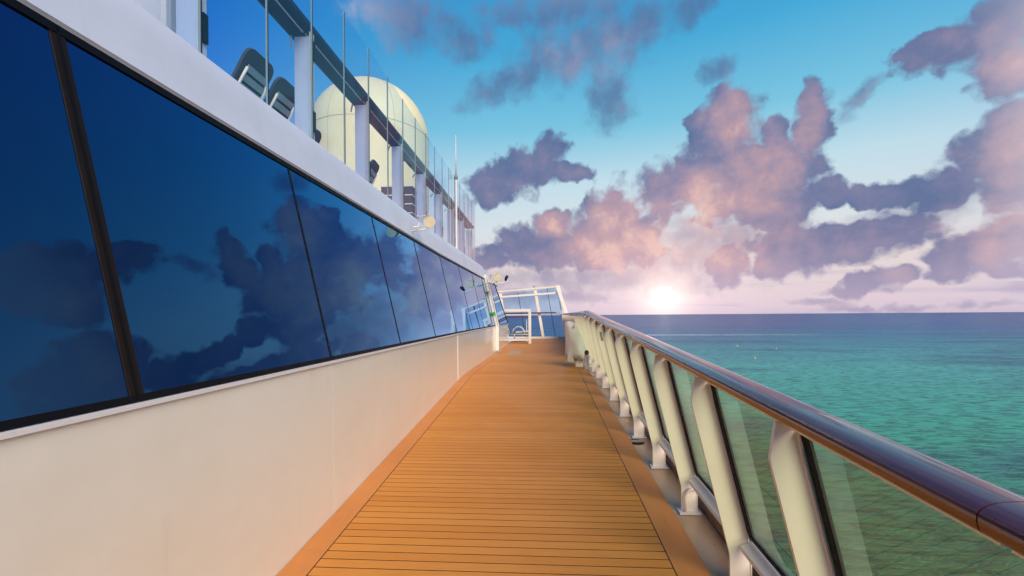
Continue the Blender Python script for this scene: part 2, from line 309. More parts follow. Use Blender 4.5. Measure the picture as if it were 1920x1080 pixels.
# ------------------------------------------------------------------ mesh helpers
class MB:
    def __init__(s): s.v = []; s.f = []
    def add(s, vs, fs):
        o = len(s.v); s.v += [tuple(v) for v in vs]; s.f += [tuple(i + o for i in f) for f in fs]; return s
    def box(s, a, b):
        (x0, y0, z0), (x1, y1, z1) = a, b
        return s.add([(x0,y0,z0),(x1,y0,z0),(x1,y1,z0),(x0,y1,z0),(x0,y0,z1),(x1,y0,z1),(x1,y1,z1),(x0,y1,z1)],
                     [(0,3,2,1),(4,5,6,7),(0,1,5,4),(1,2,6,5),(2,3,7,6),(3,0,4,7)])
    def loft(s, rings, closed=True, cap=True):
        n = len(rings[0]); o = []
        for r in rings: o += list(r)
        fs = []
        for k in range(len(rings) - 1):
            for i in range(n if closed else n - 1):
                j = (i + 1) % n; fs.append((k*n+i, k*n+j, (k+1)*n+j, (k+1)*n+i))
        if cap and closed: fs += [tuple(reversed(range(n))), tuple((len(rings)-1)*n + i for i in range(n))]
        return s.add(o, fs)
    def beam(s, p, q, w, h, side=None):
        """square bar; w measured along side, h across"""
        p, q = Vector(p), Vector(q); d = (q - p).normalized()
        sd = Vector(side) if side is not None else (Vector((0,0,1)) if abs(d.z) < .9 else Vector((0,1,0))).cross(d)
        sd = (sd - d * sd.dot(d)).normalized(); up = d.cross(sd)
        ring = lambda c: [c + sd*a*w/2 + up*b*h/2 for a, b in ((-1,-1),(1,-1),(1,1),(-1,1))]
        return s.loft([ring(p), ring(q)])
    def tube(s, pts, r, n=10, cap=True):
        pts = [Vector(p) for p in pts]; rs = r if isinstance(r, (list, tuple)) else [r] * len(pts)
        rings = []; prev = None
        for i, p in enumerate(pts):
            d = (pts[min(i+1, len(pts)-1)] - pts[max(i-1, 0)]).normalized()
            a = prev if prev is not None else (Vector((0,0,1)) if abs(d.z) < .9 else Vector((1,0,0)))
            a = (a - d * a.dot(d)).normalized(); prev = a; b = d.cross(a)
            rings.append([p + (a*math.cos(t) + b*math.sin(t)) * rs[i] for t in [2*PI*k/n for k in range(n)]])
        return s.loft(rings, cap=cap)
    def quad(s, a, b, c, d): return s.add([a, b, c, d], [(0, 1, 2, 3)])
    def slab(s, a, b, c, d, nrm, t):
        n = Vector(nrm).normalized() * t; A = [Vector(v) for v in (a, b, c, d)]
        return s.loft([A, [v + n for v in A]])
    def mesh(s, name):
        me = bpy.data.meshes.new(name); me.from_pydata(s.v, [], s.f)
        bm = bmesh.new(); bm.from_mesh(me); bmesh.ops.recalc_face_normals(bm, faces=bm.faces); bm.to_mesh(me); bm.free()
        me.polygons.foreach_set('use_smooth', [False] * len(me.polygons)); me.update()
        return me
    def build(s, name, mat, parent=None, smooth=False, bevel=0.0, angle=None):
        me = s.mesh(name); me.materials.append(MATS[mat])
        o = bpy.data.objects.new(name, me); COL.objects.link(o)
        if parent: o.parent = parent
        if smooth:
            me.polygons.foreach_set('use_smooth', [True] * len(me.polygons))
            if angle:
                me.set_sharp_from_angle(angle=math.radians(angle))
        if bevel:
            b = o.modifiers.new('bevel', 'BEVEL'); b.width = bevel; b.segments = 2; b.limit_method = 'ANGLE'
        return o
def tag(o, label=None, cat=None, group=None, kind=None):
    if label: o['label'] = label
    if cat: o['category'] = cat
    if group: o['group'] = group
    if kind: o['kind'] = kind
    return o
def empty(name, loc, label=None, cat=None, group=None, kind=None):
    o = bpy.data.objects.new(name, None); o.location = loc; o.empty_display_size = 0.1; COL.objects.link(o)
    return tag(o, label, cat, group, kind)
def put(child, parent):
    """keep the child's world coordinates under a translated parent"""
    child.parent = parent; child.matrix_parent_inverse = Matrix.Translation(-parent.location); return child

# ------------------------------------------------------------------ layout of the deck
SL = 0.0528; YK = 8.8; YE = 22.0
def dz_(y): return SL * min(y, YK)
def lerp(a, b, t): return a + (b - a) * max(0.0, min(1.0, t))
def wallX(y): return lerp(-1.515, -1.31, (y - 8.2) / 9.8) if y > 8.2 else -1.515
def seamL(y): return lerp(-1.342, -1.13, (y - 8.4) / 9.6)
def seamR(y): return lerp(0.75, 1.02, (y - YK) / (YE - YK))
def gutX(y): return seamR(y) + 0.19
def postX(y): return lerp(1.008, 1.20, (y - YK) / (YE - YK))
Y0 = -2.5

# sea
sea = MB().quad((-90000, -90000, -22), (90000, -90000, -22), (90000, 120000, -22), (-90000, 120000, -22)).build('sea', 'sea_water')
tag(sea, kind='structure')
# hull under the deck
ys = [Y0, 2, 5, YK, 12, 16, YE + 0.4]
m = MB(); rings = []
for y in ys:
    z = dz_(y) - 0.06; x1 = postX(y) + 0.24
    rings.append([(-9.5, y, z), (x1, y, z), (x1 - 0.1, y, z - 0.4), (x1 - 0.3, y, -22.5), (-9.5, y, -22.5)])
m.loft(rings); hull = m.build('hull', 'fascia_paint'); tag(hull, kind='structure')

# deck: caulk bed, planks, borders
deck = MB(); rings = []
for y in ys:
    z = dz_(y); a, b = wallX(y) + 0.002, gutX(y)
    rings.append([(a, y, z - 0.05), (b, y, z - 0.05), (b, y, z - 0.0022), (a, y, z - 0.0022)])
deck.loft(rings); deck = deck.build('deck', 'caulk'); tag(deck, kind='structure')
pm = MB().box((0, 0.005, -0.008), (1, 0.0794, 0)).mesh('plank'); pm.materials.append(MATS['deck_teak'])
y = Y0 + 0.02
while y < YE - 0.1:
    o = bpy.data.objects.new('plank', pm); COL.objects.link(o); o.parent = deck
    a, b = seamL(y) + 0.006, seamR(y) - 0.006
    o.location = (a, y, dz_(y)); o.scale = (b - a, 1, 1)
    o.rotation_euler = (math.atan(SL) if y < YK - 0.04 else 0, 0, 0)
    y += 0.0844
def border(y0, y1, fa, fb):
    n = max(2, int((y1 - y0) / 0.6) + 1); r = []
    yy = [y0 + (y1 - y0) * i / n for i in range(n + 1)]
    if y0 < YK < y1: yy = sorted(yy + [YK])
    for t in yy:
        z = dz_(t); r.append([(fa(t), t, z - 0.008), (fb(t), t, z - 0.008), (fb(t), t, z), (fa(t), t, z)])
    return MB().loft(r).build('border_board', 'deck_border', deck)
for k in range(10):
    a = Y0 + 0.25 + k * 2.5; b = min(a + 2.496, YE)
    border(a, b, lambda t: wallX(t) + 0.004, lambda t: seamL(t) - 0.002)
    a2 = a - 0.55; b2 = min(a2 + 2.496, YE)
    border(a2, b2, lambda t: seamR(t) + 0.002, lambda t: gutX(t) - 0.002)
# flush hatch cover in the deck
hz = dz_(14) + 0.004
hp = MB().box((-1.02, 13.35, hz - 0.01), (-0.63, 14.7, hz)).build('hatch_plate', 'gutter_paint', deck)
for k in range(3):
    MB().box((-0.99, 13.42 + k * 0.42, hz + 0.001), (-0.66, 13.76 + k * 0.42, hz + 0.006)).build('hatch_lid', 'gutter_paint', hp)

# gutter
m = MB(); rings = []
for y in ys:
    z = dz_(y) - 0.022; a, b = gutX(y), postX(y) + 0.155
    rings.append([(a, y, z - 0.03), (b, y, z - 0.03), (b, y, z), (a, y, z)])
gut = m.loft(rings).build('gutter', 'gutter_paint'); tag(gut, kind='structure')
m = MB(); rings = []
for y in ys:
    z = dz_(y) - 0.05; a = postX(y) + 0.157
    rings.append([(a, y, z), (a + 0.06, y, z), (a + 0.06, y, z + 0.2), (a, y, z + 0.2)])
m.loft(rings).build('coaming', 'coaming_paint', gut)
ringp = [(0.085 * math.cos(t * PI / 10), 0.085 * math.sin(t * PI / 10)) for t in range(20)]
dr = MB().loft([[(1.0 + x, 4.93 + y_, dz_(4.93 + y_) - 0.021) for x, y_ in ringp], [(1.0 + x * .94, 4.93 + y_ * .94, dz_(4.93 + y_) - 0.014) for x, y_ in ringp]]).build('gutter_drain', 'black_rubber')
put(dr, gut) if False else None
tag(dr, 'dark round drain grating set in the tan gutter beside a railing post foot', 'drain')
for k in range(3):
    MB().beam((0.93, 4.90 + k * 0.03, dz_(4.9) - 0.008), (1.07, 4.90 + k * 0.03, dz_(4.9) - 0.008), 0.008, 0.006).build('drain_bar', 'grey_metal', dr)

# ------------------------------------------------------------------ deckhouse on the left
ZB, ZT, LX = 1.29, 2.72, 0.325
house = empty('deckhouse', (-1.6, 0, 0), 'long white deckhouse with slanted dark blue mirrored windows along the walkway', 'deckhouse')
def P(m_, *a, **k): return put(m_.build(*a, **k), house)
win_y = [Y0 + 0.0, 0.02, 1.625, 3.22, 4.86, 6.5, 8.18, 9.85, 11.55, 13.3, 15.0, 16.5]
# lower wall panels
pj = [Y0, 0.4, 3.22, 5.68, 8.16, 13.0, 18.0]
for a, b in zip(pj, pj[1:]):
    r = []
    n = 6
    for i in range(n + 1):
        y = a + 0.0012 + (b - a - 0.0024) * i / n
        x = wallX(y); r.append([(x - 0.05, y, dz_(y) - 0.03), (x, y, dz_(y) - 0.03), (x, y, ZB - 0.028), (x - 0.05, y, ZB - 0.028)])
    P(MB().loft(r), 'wall_panel', 'wall_paint')
for y in (8.165,):
    x = wallX(y); P(MB().beam((x + 0.003, y, dz_(y)), (x + 0.003, y, ZB - 0.03), 0.007, 0.008), 'wall_seam', 'white_paint')
# wall core and end wall
r = []
for y in [Y0, 8.2, 18.0]:
    x = wallX(y) - 0.052; r.append([(x, y, dz_(y) - 0.03), (x, y, ZB - 0.02), (-1.9, y, ZB - 0.02), (-1.9, y, dz_(y) - 0.03)])
P(MB().loft(r), 'wall_core', 'caulk')
P(MB().box((-9.0, 17.9, 0.4), (-1.315, 18.02, ZB - 0.03)), 'end_wall', 'wall_paint')
# sill lip
r = []
for y in [Y0, 2, 5, 8.2, 12, 15, 18.0]:
    x = wallX(y); r.append([(x - 0.05, y, ZB - 0.026), (x + 0.016, y, ZB - 0.026), (x + 0.016, y, ZB - 0.012), (x - 0.05, y, ZB - 0.004)])
P(MB().loft(r), 'sill', 'white_paint')
# window panes
nrm = Vector((math.cos(math.atan(LX / (ZT - ZB))), 0, math.sin(math.atan(LX / (ZT - ZB)))))
def wpt(y, t, off=0.0):        # t = 0 at the sill .. 1 at the fascia
    return Vector((wallX(y) - 0.01 - LX * t, y, ZB + (ZT - ZB) * t)) + nrm * off
def pane(y0, y1, y0t, y1t):
    return MB().slab(wpt(y0, 0.012), wpt(y1, 0.012), wpt(y1t, 0.985), wpt(y0t, 0.985), -nrm, 0.012)
for a, b in zip(win_y, win_y[1:]):
    w0 = 0.02 if abs(a - 1.625) < .01 else 0.008
    w1 = 0.02 if abs(b - 1.625) < .01 else 0.008
    if b > 16.4: P(pane(a + w0, 17.97, a + w0, 16.4), 'window_pane', 'tinted_window')
    else: P(pane(a + w0, b - w1, a + w0, b - w1), 'window_pane', 'tinted_window')
for y in win_y[1:-1]:
    wide = abs(y - 1.625) < .01
    if wide:
        P(MB().slab(wpt(y - .03, 0, .005), wpt(y + .03, 0, .005), wpt(y + .03, 1, .005), wpt(y - .03, 1, .005), -nrm, 0.03), 'mullion', 'frame_brown', bevel=0.003)
        P(MB().slab(wpt(y - .005, 0, .008), wpt(y + .005, 0, .008), wpt(y + .005, 1, .008), wpt(y - .005, 1, .008), -nrm, 0.003), 'mullion_gasket', 'black_rubber')
    else:
        P(MB().slab(wpt(y - .011, 0, .003), wpt(y + .011, 0, .003), wpt(y + .011, 1, .003), wpt(y - .011, 1, .003), -nrm, 0.02), 'mullion', 'black_rubber')
def strip(t0, t1, off, name, mat, yend):
    r = []
    for y in [Y0, 0, 2, 5, 8.2, 12, 15, yend]:
        r.append([wpt(y, t0, off), wpt(y, t1, off), wpt(y, t1, off - .03), wpt(y, t0, off - .03)])
    P(MB().loft(r), name, mat)
strip(-0.004, 0.014, 0.006, 'lower_gasket', 'black_rubber', 18.0)
strip(0.978, 1.004, 0.008, 'upper_gasket', 'black_rubber', 16.45)
P(MB().beam(wpt(18.0, 0), wpt(16.45, 1), 0.03, 0.03, side=(0, 1, 0)), 'end_gasket', 'black_rubber')
# fascia with rounded top
prof = [(-LX - .006, ZT + .004), (-LX - .004 + .012, ZT + .02), (-.352, ZT + .14), (-.372, ZT + .25), (-.395, ZT + .33), (-.425, ZT + .39), (-.47, ZT + .435), (-.54, ZT + .465), (-.62, ZT + .475)]
r = []
for y in [Y0, 0, 2, 4, 6, 8.2, 10, 12, 14, 15, 16, 16.8, 17.3]:
    k = 1.0 if y < 14.2 else lerp(1.0, 0.25, (y - 14.2) / 3.1)
    r.append([(wallX(y) + px_, y, ZT + (pz - ZT) * k) for px_, pz in prof] + [(-2.3, y, ZT - 0.2), (-LX + wallX(y) - .01, y, ZT - 0.02)])
P(MB().loft(r), 'fascia', 'fascia_paint', smooth=True, angle=50)
# upper deck slab
P(MB().box((-12.0, Y0, 3.02), (-2.12, 22.0, 3.16)), 'upper_deck', 'fascia_paint')

# ------------------------------------------------------------------ floodlights on the fascia
def floodlight(pos, tgt, s, label):
    e = empty('floodlight', pos, label, 'floodlight', 'floodlights on the deckhouse fascia')
    n = 10
    rg = lambda x, r_: [(x, r_ * math.cos(2*PI*k/n + PI/n), r_ * math.sin(2*PI*k/n + PI/n)) for k in range(n)]
    h = MB().loft([rg(-0.10*s, 0.05*s), rg(-0.04*s, 0.085*s), rg(0.03*s, 0.1*s), rg(0.045*s, 0.1*s)]).build('housing', 'lamp_shell', e)
    h.rotation_euler = (0, 0, math.radians(-75))
    MB().tube([(-0.02*s, -0.02*s, -0.1*s), (-0.10*s, -0.06*s, -0.13*s), (-0.3*s, -0.12*s, -0.16*s)], 0.012*s, 8).build('bracket', 'white_paint', e, smooth=True)
    y = MB().tube([(-0.12*s, -0.26*s, 0.05*s), (-0.13*s, -0.2*s, 0.06*s), (-0.13*s, -0.17*s, -0.08*s), (-0.15*s, -0.2*s, -0.15*s)], 0.012*s, 8)
    y.tube([(-0.13*s, -0.17*s, -0.1*s), (-0.2*s, -0.24*s, -0.12*s)], 0.015*s, 8).build('yoke', 'white_paint', e, smooth=True)
    MB().tube([(-0.10*s, -0.26*s, 0.04*s), (0.0, -0.1*s, 0.1*s), (0.03*s, 0, 0.105*s)], 0.005*s, 6).build('cable', 'white_paint', e)
    return e
fp = atY(805, 417, 6.55)
floodlight(fp, None, 0.9, 'larger pale round floodlight on a bracket at the fascia above the fourth window')
fp2 = atY(932, 520, 13.6)
floodlight(fp2, None, 1.25, 'small pale round floodlight above the gate pole at the far end of the fascia')
cp = atY(950, 525, 13.6)
cc = empty('camera_arm', cp, 'white arm with small dark upright camera beside the far floodlight', 'security camera')
MB().beam((-0.36, 0, -0.09), (0.02, 0, -0.06), 0.03, 0.03).build('arm', 'white_paint', cc)
MB().beam((0, 0, -0.06), (0.02, 0, 0.02), 0.05, 0.05).build('base', 'white_paint', cc)
MB().tube([(-0.03, -0.03, -0.02), (-0.01, 0, 0.07), (0.02, 0.03, 0.12)], [0.035, 0.05, 0.04], 10).build('housing', 'navy_trim', cc, smooth=True)

# ------------------------------------------------------------------ pole leaning along the windows
py_ = 13.85; px_ = wallX(py_) + 0.05
pole = empty('gate_pole', (px_, py_, dz_(py_)), 'white bent pole against the deckhouse at the far end, with a green disc', 'pole')
def PP(m_, *a, **k): return put(m_.build(*a, **k), pole)
PP(MB().beam((px_, py_, 0.53), (px_, py_, 1.3), 0.10, 0.06, side=(1, 0, 0)), 'lower_post', 'white_paint', bevel=0.008)
PP(MB().beam((px_, py_, 1.28), (px_ - .36, py_, 2.85), 0.10, 0.05, side=(1, 0, 0)), 'upper_post', 'white_paint', bevel=0.008)
PP(MB().beam((px_ + .05, py_, 1.28), (px_ - .31, py_, 2.85), 0.02, 0.10, side=(1, 0, 0)), 'edge_flange', 'cream_paint')
PP(MB().beam((px_, py_ + 0.01, 0.53), (px_, py_ + 0.01, 0.475), 0.11, 0.08), 'foot', 'grey_metal')
PP(MB().tube([(px_ - .09, py_ - .045, 1.66), (px_ - .09, py_ - .075, 1.66)], 0.05, 16), 'green_disc', 'green_plastic')
PP(MB().tube([(px_ - .26, py_ - .05, 2.15), (px_ - .24, py_ - .05, 2.35)], 0.03, 8), 'latch', 'grey_metal')
PP(MB().beam((px_ - .3, py_, 2.55), (px_ - .06, py_ + .6, 2.68), 0.04, 0.04), 'strut', 'grey_metal')

# white swing gate behind the corner of the deckhouse
gt = empty('swing_gate', (-1.3, 18.06, dz_(18)), 'white tubular gate frame standing open across the far end of the deckhouse', 'gate')
def GP(m_, *a, **k): return put(m_.build(*a, **k), gt)
gy = 18.1
GP(MB().beam((-1.5, gy, 1.80), (-0.42, gy, 1.80), 0.11, 0.06, side=(0, 0, 1)), 'top_bar', 'white_paint', bevel=0.006)
GP(MB().beam((-0.46, gy, 1.745), (-0.46, gy, 0.475), 0.11, 0.06, side=(1, 0, 0)), 'gate_post', 'white_paint', bevel=0.006)
GP(MB().beam((-1.5, gy, 0.62), (-0.515, gy, 0.62), 0.06, 0.05, side=(0, 0, 1)), 'bottom_bar', 'white_paint', bevel=0.006)
GP(MB().beam((-1.5, gy, 1.62), (-0.515, gy, 1.62), 0.03, 0.04, side=(0, 0, 1)), 'middle_bar', 'white_paint')
sh = empty('leaning_rail', (-1.3, 19.0, dz_(18)), 'dark brown wooden shelf rail behind the white gate frame', 'shelf')
put(MB().beam((-2.2, 19.2, 1.53), (-0.24, 19.2, 1.53), 0.05, 0.2, side=(0, 0, 1)).build('rail_board', 'varnished_wood', bevel=0.01), sh)
put(MB().beam((-1.95, 19.2, 0.47), (-1.95, 19.2, 1.5), 0.06, 0.06).build('support', 'white_paint'), sh)
put(MB().beam((-0.62, 19.25, 0.47), (-0.62, 19.25, 1.5), 0.03, 0.03).build('support', 'white_paint'), sh)

# ------------------------------------------------------------------ starboard railing
RX, RZ = 0.872, 1.165        # rail centre above the deck near the camera
def railc(y):
    return Vector((lerp(RX, 1.00, (y - YK) / (YE - YK)), y, dz_(y) + RZ + 0.0026 * min(y, YK)))
rail = empty('side_railing', (1.1, 3, 0), 'outward facing ship railing with cream posts, green glass and varnished wooden handrail', 'railing')
def RP(m_, *a, **k): return put(m_.build(*a, **k), rail)
# post, drawn at the origin
def post_mesh(full=True):
    m = MB(); tw = 0.008; LN = 0.240
    hgt = 1.115
    zt = hgt
    inb = [(0, -0.02), (0, 0.165)] + [(-LN * (z - 0.165), z) for z in (0.6, zt - 0.16)]
    xk = -LN * (zt - 0.16 - 0.165)
    inb += [(xk - 0.008, zt - 0.12), (xk + 0.012, zt + 0.01)]
    outb = [(0.106, -0.02), (0.106, 0.16), (0.106 - 0.014, 0.245)] + [(0.106 - 0.014 - LN * (z - 0.245), z) for z in (0.6, zt - 0.16)]
    xo = 0.092 - LN * (zt - 0.16 - 0.245)
    outb += [(xo - LN * 0.06, zt - 0.10), (xo - LN * 0.16 + .01, zt)]
    for i in range(len(inb) - 1):
        # web, made of two strips with a soft bend two thirds across
        a0, a1 = inb[i], inb[i + 1]; b0 = outb[min(i + (0 if i < 1 else 1), len(outb) - 1)]; b1 = outb[min(i + 2 if i >= 1 else i + 1, len(outb) - 1)]
    # straightforward polygon web
    poly = inb + list(reversed(outb))
    m.loft([[(x, -tw, z) for x, z in poly], [(x, tw, z) for x, z in poly]])
    # outboard flange
    for (x0, z0), (x1, z1) in zip(outb, outb[1:]):
        m.loft([[(x0, -0.014, z0), (x0 + .007, -0.014, z0), (x0 + .007, 0.02, z0), (x0, 0.02, z0)],
                [(x1, -0.014, z1), (x1 + .007, -0.014, z1), (x1 + .007, 0.02, z1), (x1, 0.02, z1)]])
    return m
    # inboard flange, slim
    for (x0, z0), (x1, z1) in zip(inb, inb[1:]):
        m.loft([[(x0 - .006, -0.014, z0), (x0, -0.014, z0), (x0, 0.022, z0), (x0 - .006, 0.022, z0)],
                [(x1 - .006, -0.014, z1), (x1, -0.014, z1), (x1, 0.022, z1), (x1 - .006, 0.022, z1)]])
    return m
pmesh = post_mesh().mesh('post'); pmesh.materials.append(MATS['cream_paint'])
fmesh = MB().loft([[(-0.024, -0.05, -0.02), (0.134, -0.05, -0.02), (0.134, 0.05, -0.02), (-0.024, 0.05, -0.02)],
                   [(-0.022, -0.048, -0.008), (0.132, -0.048, -0.008), (0.132, 0.048, -0.008), (-0.022, 0.048, -0.008)]]).mesh('foot')
fmesh.materials.append(MATS['white_paint'])
py0, ps = 3.39, 0.853
posts = [py0 + ps * k for k in range(-7, 22) if py0 + ps * k < YE - 0.2]
for y in posts:
    o = bpy.data.objects.new('post', pmesh); COL.objects.link(o); put(o, rail)
    o.location = Vector((postX(y), y, dz_(y)))
    f_ = bpy.data.objects.new('foot', fmesh); COL.objects.link(f_); f_.parent = o
LN = 0.240
def gp(y, z, off=0.0):          # point on the glass plane outboard of the posts, z above the deck
    return Vector((postX(y) + 0.104 - LN * (z - 0.245) + off, y, dz_(y) + z))
for a, b in zip(posts, posts[1:]):
    z0, z1 = 0.275, 1.10
    nn = (1, 0, LN)
    if a > 11.5:
        # far end: solid cream bulwark plates between the posts
        RP(MB().slab(gp(a + .035, 0.05), gp(b - .035, 0.05), gp(b - .035, z1), gp(a + .035, z1), nn, 0.012), 'bulwark_plate', 'cream_paint'); continue
    pn = RP(MB().slab(gp(a + .05, z0), gp(b - .05, z0), gp(b - .05, z1), gp(a + .05, z1), nn, 0.010), 'glass_pane', 'glass_green')
    gk = MB()
    gk.slab(gp(a + .0205, z0 - .01, -.004), gp(a + .056, z0 - .01, -.004), gp(a + .056, z1, -.004), gp(a + .0205, z1, -.004), nn, 0.018)
    gk.slab(gp(b - .056, z0 - .01, -.004), gp(b - .0205, z0 - .01, -.004), gp(b - .0205, z1, -.004), gp(b - .056, z1, -.004), nn, 0.018)
    gk.slab(gp(a + .0565, z0 - .01, -.004), gp(b - .0565, z0 - .01, -.004), gp(b - .0565, z0 + .014, -.004), gp(a + .0565, z0 + .014, -.004), nn, 0.018)
    go = gk.build('gasket', 'black_rubber'); go.parent = pn
    # lower bar: sloping plate with a turned down lip
    r = []
    for y in (a + .031, b - .031):
        r.append([(postX(y) + .045, y, dz_(y) + .228), (postX(y) + .108, y, dz_(y) + .252), (postX(y) + .108, y, dz_(y) + .24), (postX(y) + .05, y, dz_(y) + .216), (postX(y) + .05, y, dz_(y) + .205), (postX(y) + .044, y, dz_(y) + .205)])
    RP(MB().loft(r), 'lower_bar', 'white_paint')
# handrail in sections, D shaped
def rail_ring(y, grow=0.0):
    c = railc(y); pts = []
    w, h = 0.068 + grow, 0.034 + grow
    for k in range(20):
        t = 2 * PI * k / 20; ct, st = math.cos(t), math.sin(t)
        x = w * math.copysign(abs(ct) ** 0.75, ct)
        z = (h if st > 0 else h * 0.95) * math.copysign(abs(st) ** (0.8 if st > 0 else 0.55), st)
        ca, sa = math.cos(math.radians(10)), math.sin(math.radians(10))
        pts.append((c.x + x * ca - z * sa * 0.6, y, c.z + x * sa * 0.35 + z))
    return pts
cuts = [Y0, 0.90, 2.62, 4.45, 6.4, YK, 12.5, 16.5, 20.9]
for a, b in zip(cuts, cuts[1:]):
    n = max(2, int((b - a) / 0.5))
    RP(MB().loft([rail_ring(a + 0.0015 + (b - a - 0.003) * i / n) for i in range(n + 1)]), 'handrail', 'varnished_wood', smooth=True, angle=60)
    RP(MB().beam(railc(a + .01) + Vector((0.01, 0, -.04)), railc(b - .01) + Vector((0.01, 0, -.04)), 0.05, 0.03, side=(1, 0, 0)), 'rail_channel', 'cream_paint')
# bent hose stub clipped on one post
y = py0
hs = MB().tube([(postX(y) + .022, y - .03, dz_(y) - .02), (postX(y) + .022, y - .03, dz_(y) + .10), (postX(y) + .03, y - .03, dz_(y) + .132), (postX(y) + .052, y - .03, dz_(y) + .155), (postX(y) + .10, y - .03, dz_(y) + .163)], 0.0085, 8).build('drain_pipe', 'cream_paint', smooth=True)
tag(hs, 'thin cream pipe bent over beside the foot of the railing post', 'pipe')
nz = MB().tube([(postX(y) + .092, y - .032, dz_(y) + .163), (postX(y) + .118, y - .032, dz_(y) + .163)], 0.012, 8)
nz.box((postX(y) + .098, y - .04, dz_(y) + .172), (postX(y) + .108, y - .024, dz_(y) + .185))
o = nz.build('nozzle', 'brass'); o.parent = hs
# small plate on a far post
y = posts[[i for i, v in enumerate(posts) if v > 6.5][0]]
lp = MB().slab((postX(y) - .125, y - .012, dz_(y) + .86), (postX(y) - .095, y - .012, dz_(y) + .86), (postX(y) - .122, y - .012, dz_(y) + .99), (postX(y) - .152, y - .012, dz_(y) + .99), (0, -1, 0), 0.004).build('notice_plate', 'sign_plate')
tag(lp, 'small grey notice plate high on a cream railing post', 'plate')

# ------------------------------------------------------------------ covered searchlight and valve
cy, cx = 10.1, 0.80
zf = dz_(cy)
cv = empty('covered_machine', (cx, cy, zf), 'tall white fabric cover tied over a deck machine beside the railing bend', 'cover')
rings = []
for z, w, d, o in [(0.16, .20, .17, 0), (0.3, .215, .18, 0), (0.5, .20, .17, 0), (0.7, .175, .155, .0), (0.88, .14, .13, -.01), (0.97, .10, .1, -.02), (1.0, .04, .05, -.02)]:
    rg = []
    for k in range(28):
        t = 2 * PI * k / 28; f_ = 1 + 0.06 * math.sin(5 * t + z * 6) + 0.04 * math.sin(9 * t - 8 * z) + random.uniform(-.015, .015)
        rg.append((cx + o + w * f_ * math.cos(t) - 0.20 * (z - .16) + (-.05 * max(0, -math.cos(t)) if z < .4 else 0), cy + d * f_ * math.sin(t), zf + z + (0.05 * math.sin(3 * t) if z < 0.2 else 0)))
    rings.append(rg)
put(MB().loft(rings).build('fabric_cover', 'cover_fabric', smooth=True), cv)
put(MB().loft([[(cx - .25, cy - .17, zf + .13), (cx - .09, cy - .23, zf + .11), (cx - .19, cy - .17, zf + .46)],
               [(cx - .25, cy - .15, zf + .13), (cx - .09, cy - .21, zf + .11), (cx - .19, cy - .15, zf + .46)]]).build('cover_flap', 'cover_fabric'), cv)
put(MB().box((cx - .06, cy - .08, zf), (cx + .1, cy + .08, zf + .2)).build('pedestal', 'white_paint', bevel=.01), cv)
put(MB().tube([(cx - .1, cy - .17, zf + .9), (cx - .1, cy - .19, zf + .87)], .018, 8).build('tie_knot', 'gutter_paint'), cv)
vy, vx = 9.6, 0.94; zf = dz_(vy)
vv = empty('valve_post', (vx, vy, zf), 'short white valve post with a dark cap between the cover and railing', 'valve post')
put(MB().tube([(vx, vy, zf - .02), (vx, vy, zf + .30)], .045, 12).build('post', 'white_paint', smooth=True, angle=40), vv)
put(MB().tube([(vx, vy, zf + .305), (vx, vy, zf + .36), (vx, vy, zf + .40)], [.04, .05, .02], 12).build('cap', 'brass', smooth=True, angle=40), vv)
put(MB().tube([(vx - .06, vy - .02, zf + .1), (vx + .06, vy - .02, zf + .1)], .02, 8).build('spout', 'white_paint'), vv)

# ------------------------------------------------------------------ far windscreen
ws = empty('windscreen', (0, YE, dz_(YE)), 'white framed glass windscreen closing the far end of the walkway', 'windscreen')
def WP(m_, *a, **k): return put(m_.build(*a, **k), ws)
zd = dz_(YE); ty = YE
def wl(xb, z): return xb - 0.165 * (z - zd)    # lean of the posts
def topz(x): return lerp(2.62, 2.98, (x + 2.2) / 3.0)
XS = [-3.4, -1.62, 0.10, 1.26]
for i, xb in enumerate(XS):
    zt = topz(xb - .4) + 0.03
    WP(MB().beam((xb, ty, zd - .02), (wl(xb, zt), ty, zt), 0.13, 0.10, side=(1, 0, 0)), 'post', 'cream_paint', bevel=.006)
a, b = wl(XS[0], 2.6), wl(XS[-1], 2.95)
WP(MB().beam((a, ty - .06, topz(a)), (b + .02, ty - .06, topz(b)), 0.06, 0.05, side=(0, 0, 1)), 'top_bar', 'cream_paint')
WP(MB().beam((a, ty - .06, topz(a) - .24), (b + .06, ty - .06, topz(b) - .30), 0.09, 0.05, side=(0, 0, 1)), 'upper_bar', 'cream_paint')
WP(MB().beam((XS[0], ty - .08, zd + .06), (XS[-1], ty - .08, zd + .06), 0.10, 0.05, side=(0, 0, 1)), 'kick_bar', 'white_paint')
WP(MB().beam((-1.9, ty - .15, 1.70), (0.70, ty - .15, 1.72), 0.07, 0.10, side=(0, 0, 1)), 'handrail', 'varnished_wood', bevel=.02)
WP(MB().tube([(0.70, ty - .15, 1.72), (0.84, ty - .15, 1.71), (0.93, ty - .12, 1.62), (0.98, ty - .1, 1.56)], 0.035, 8), 'rail_end', 'cream_paint', smooth=True)
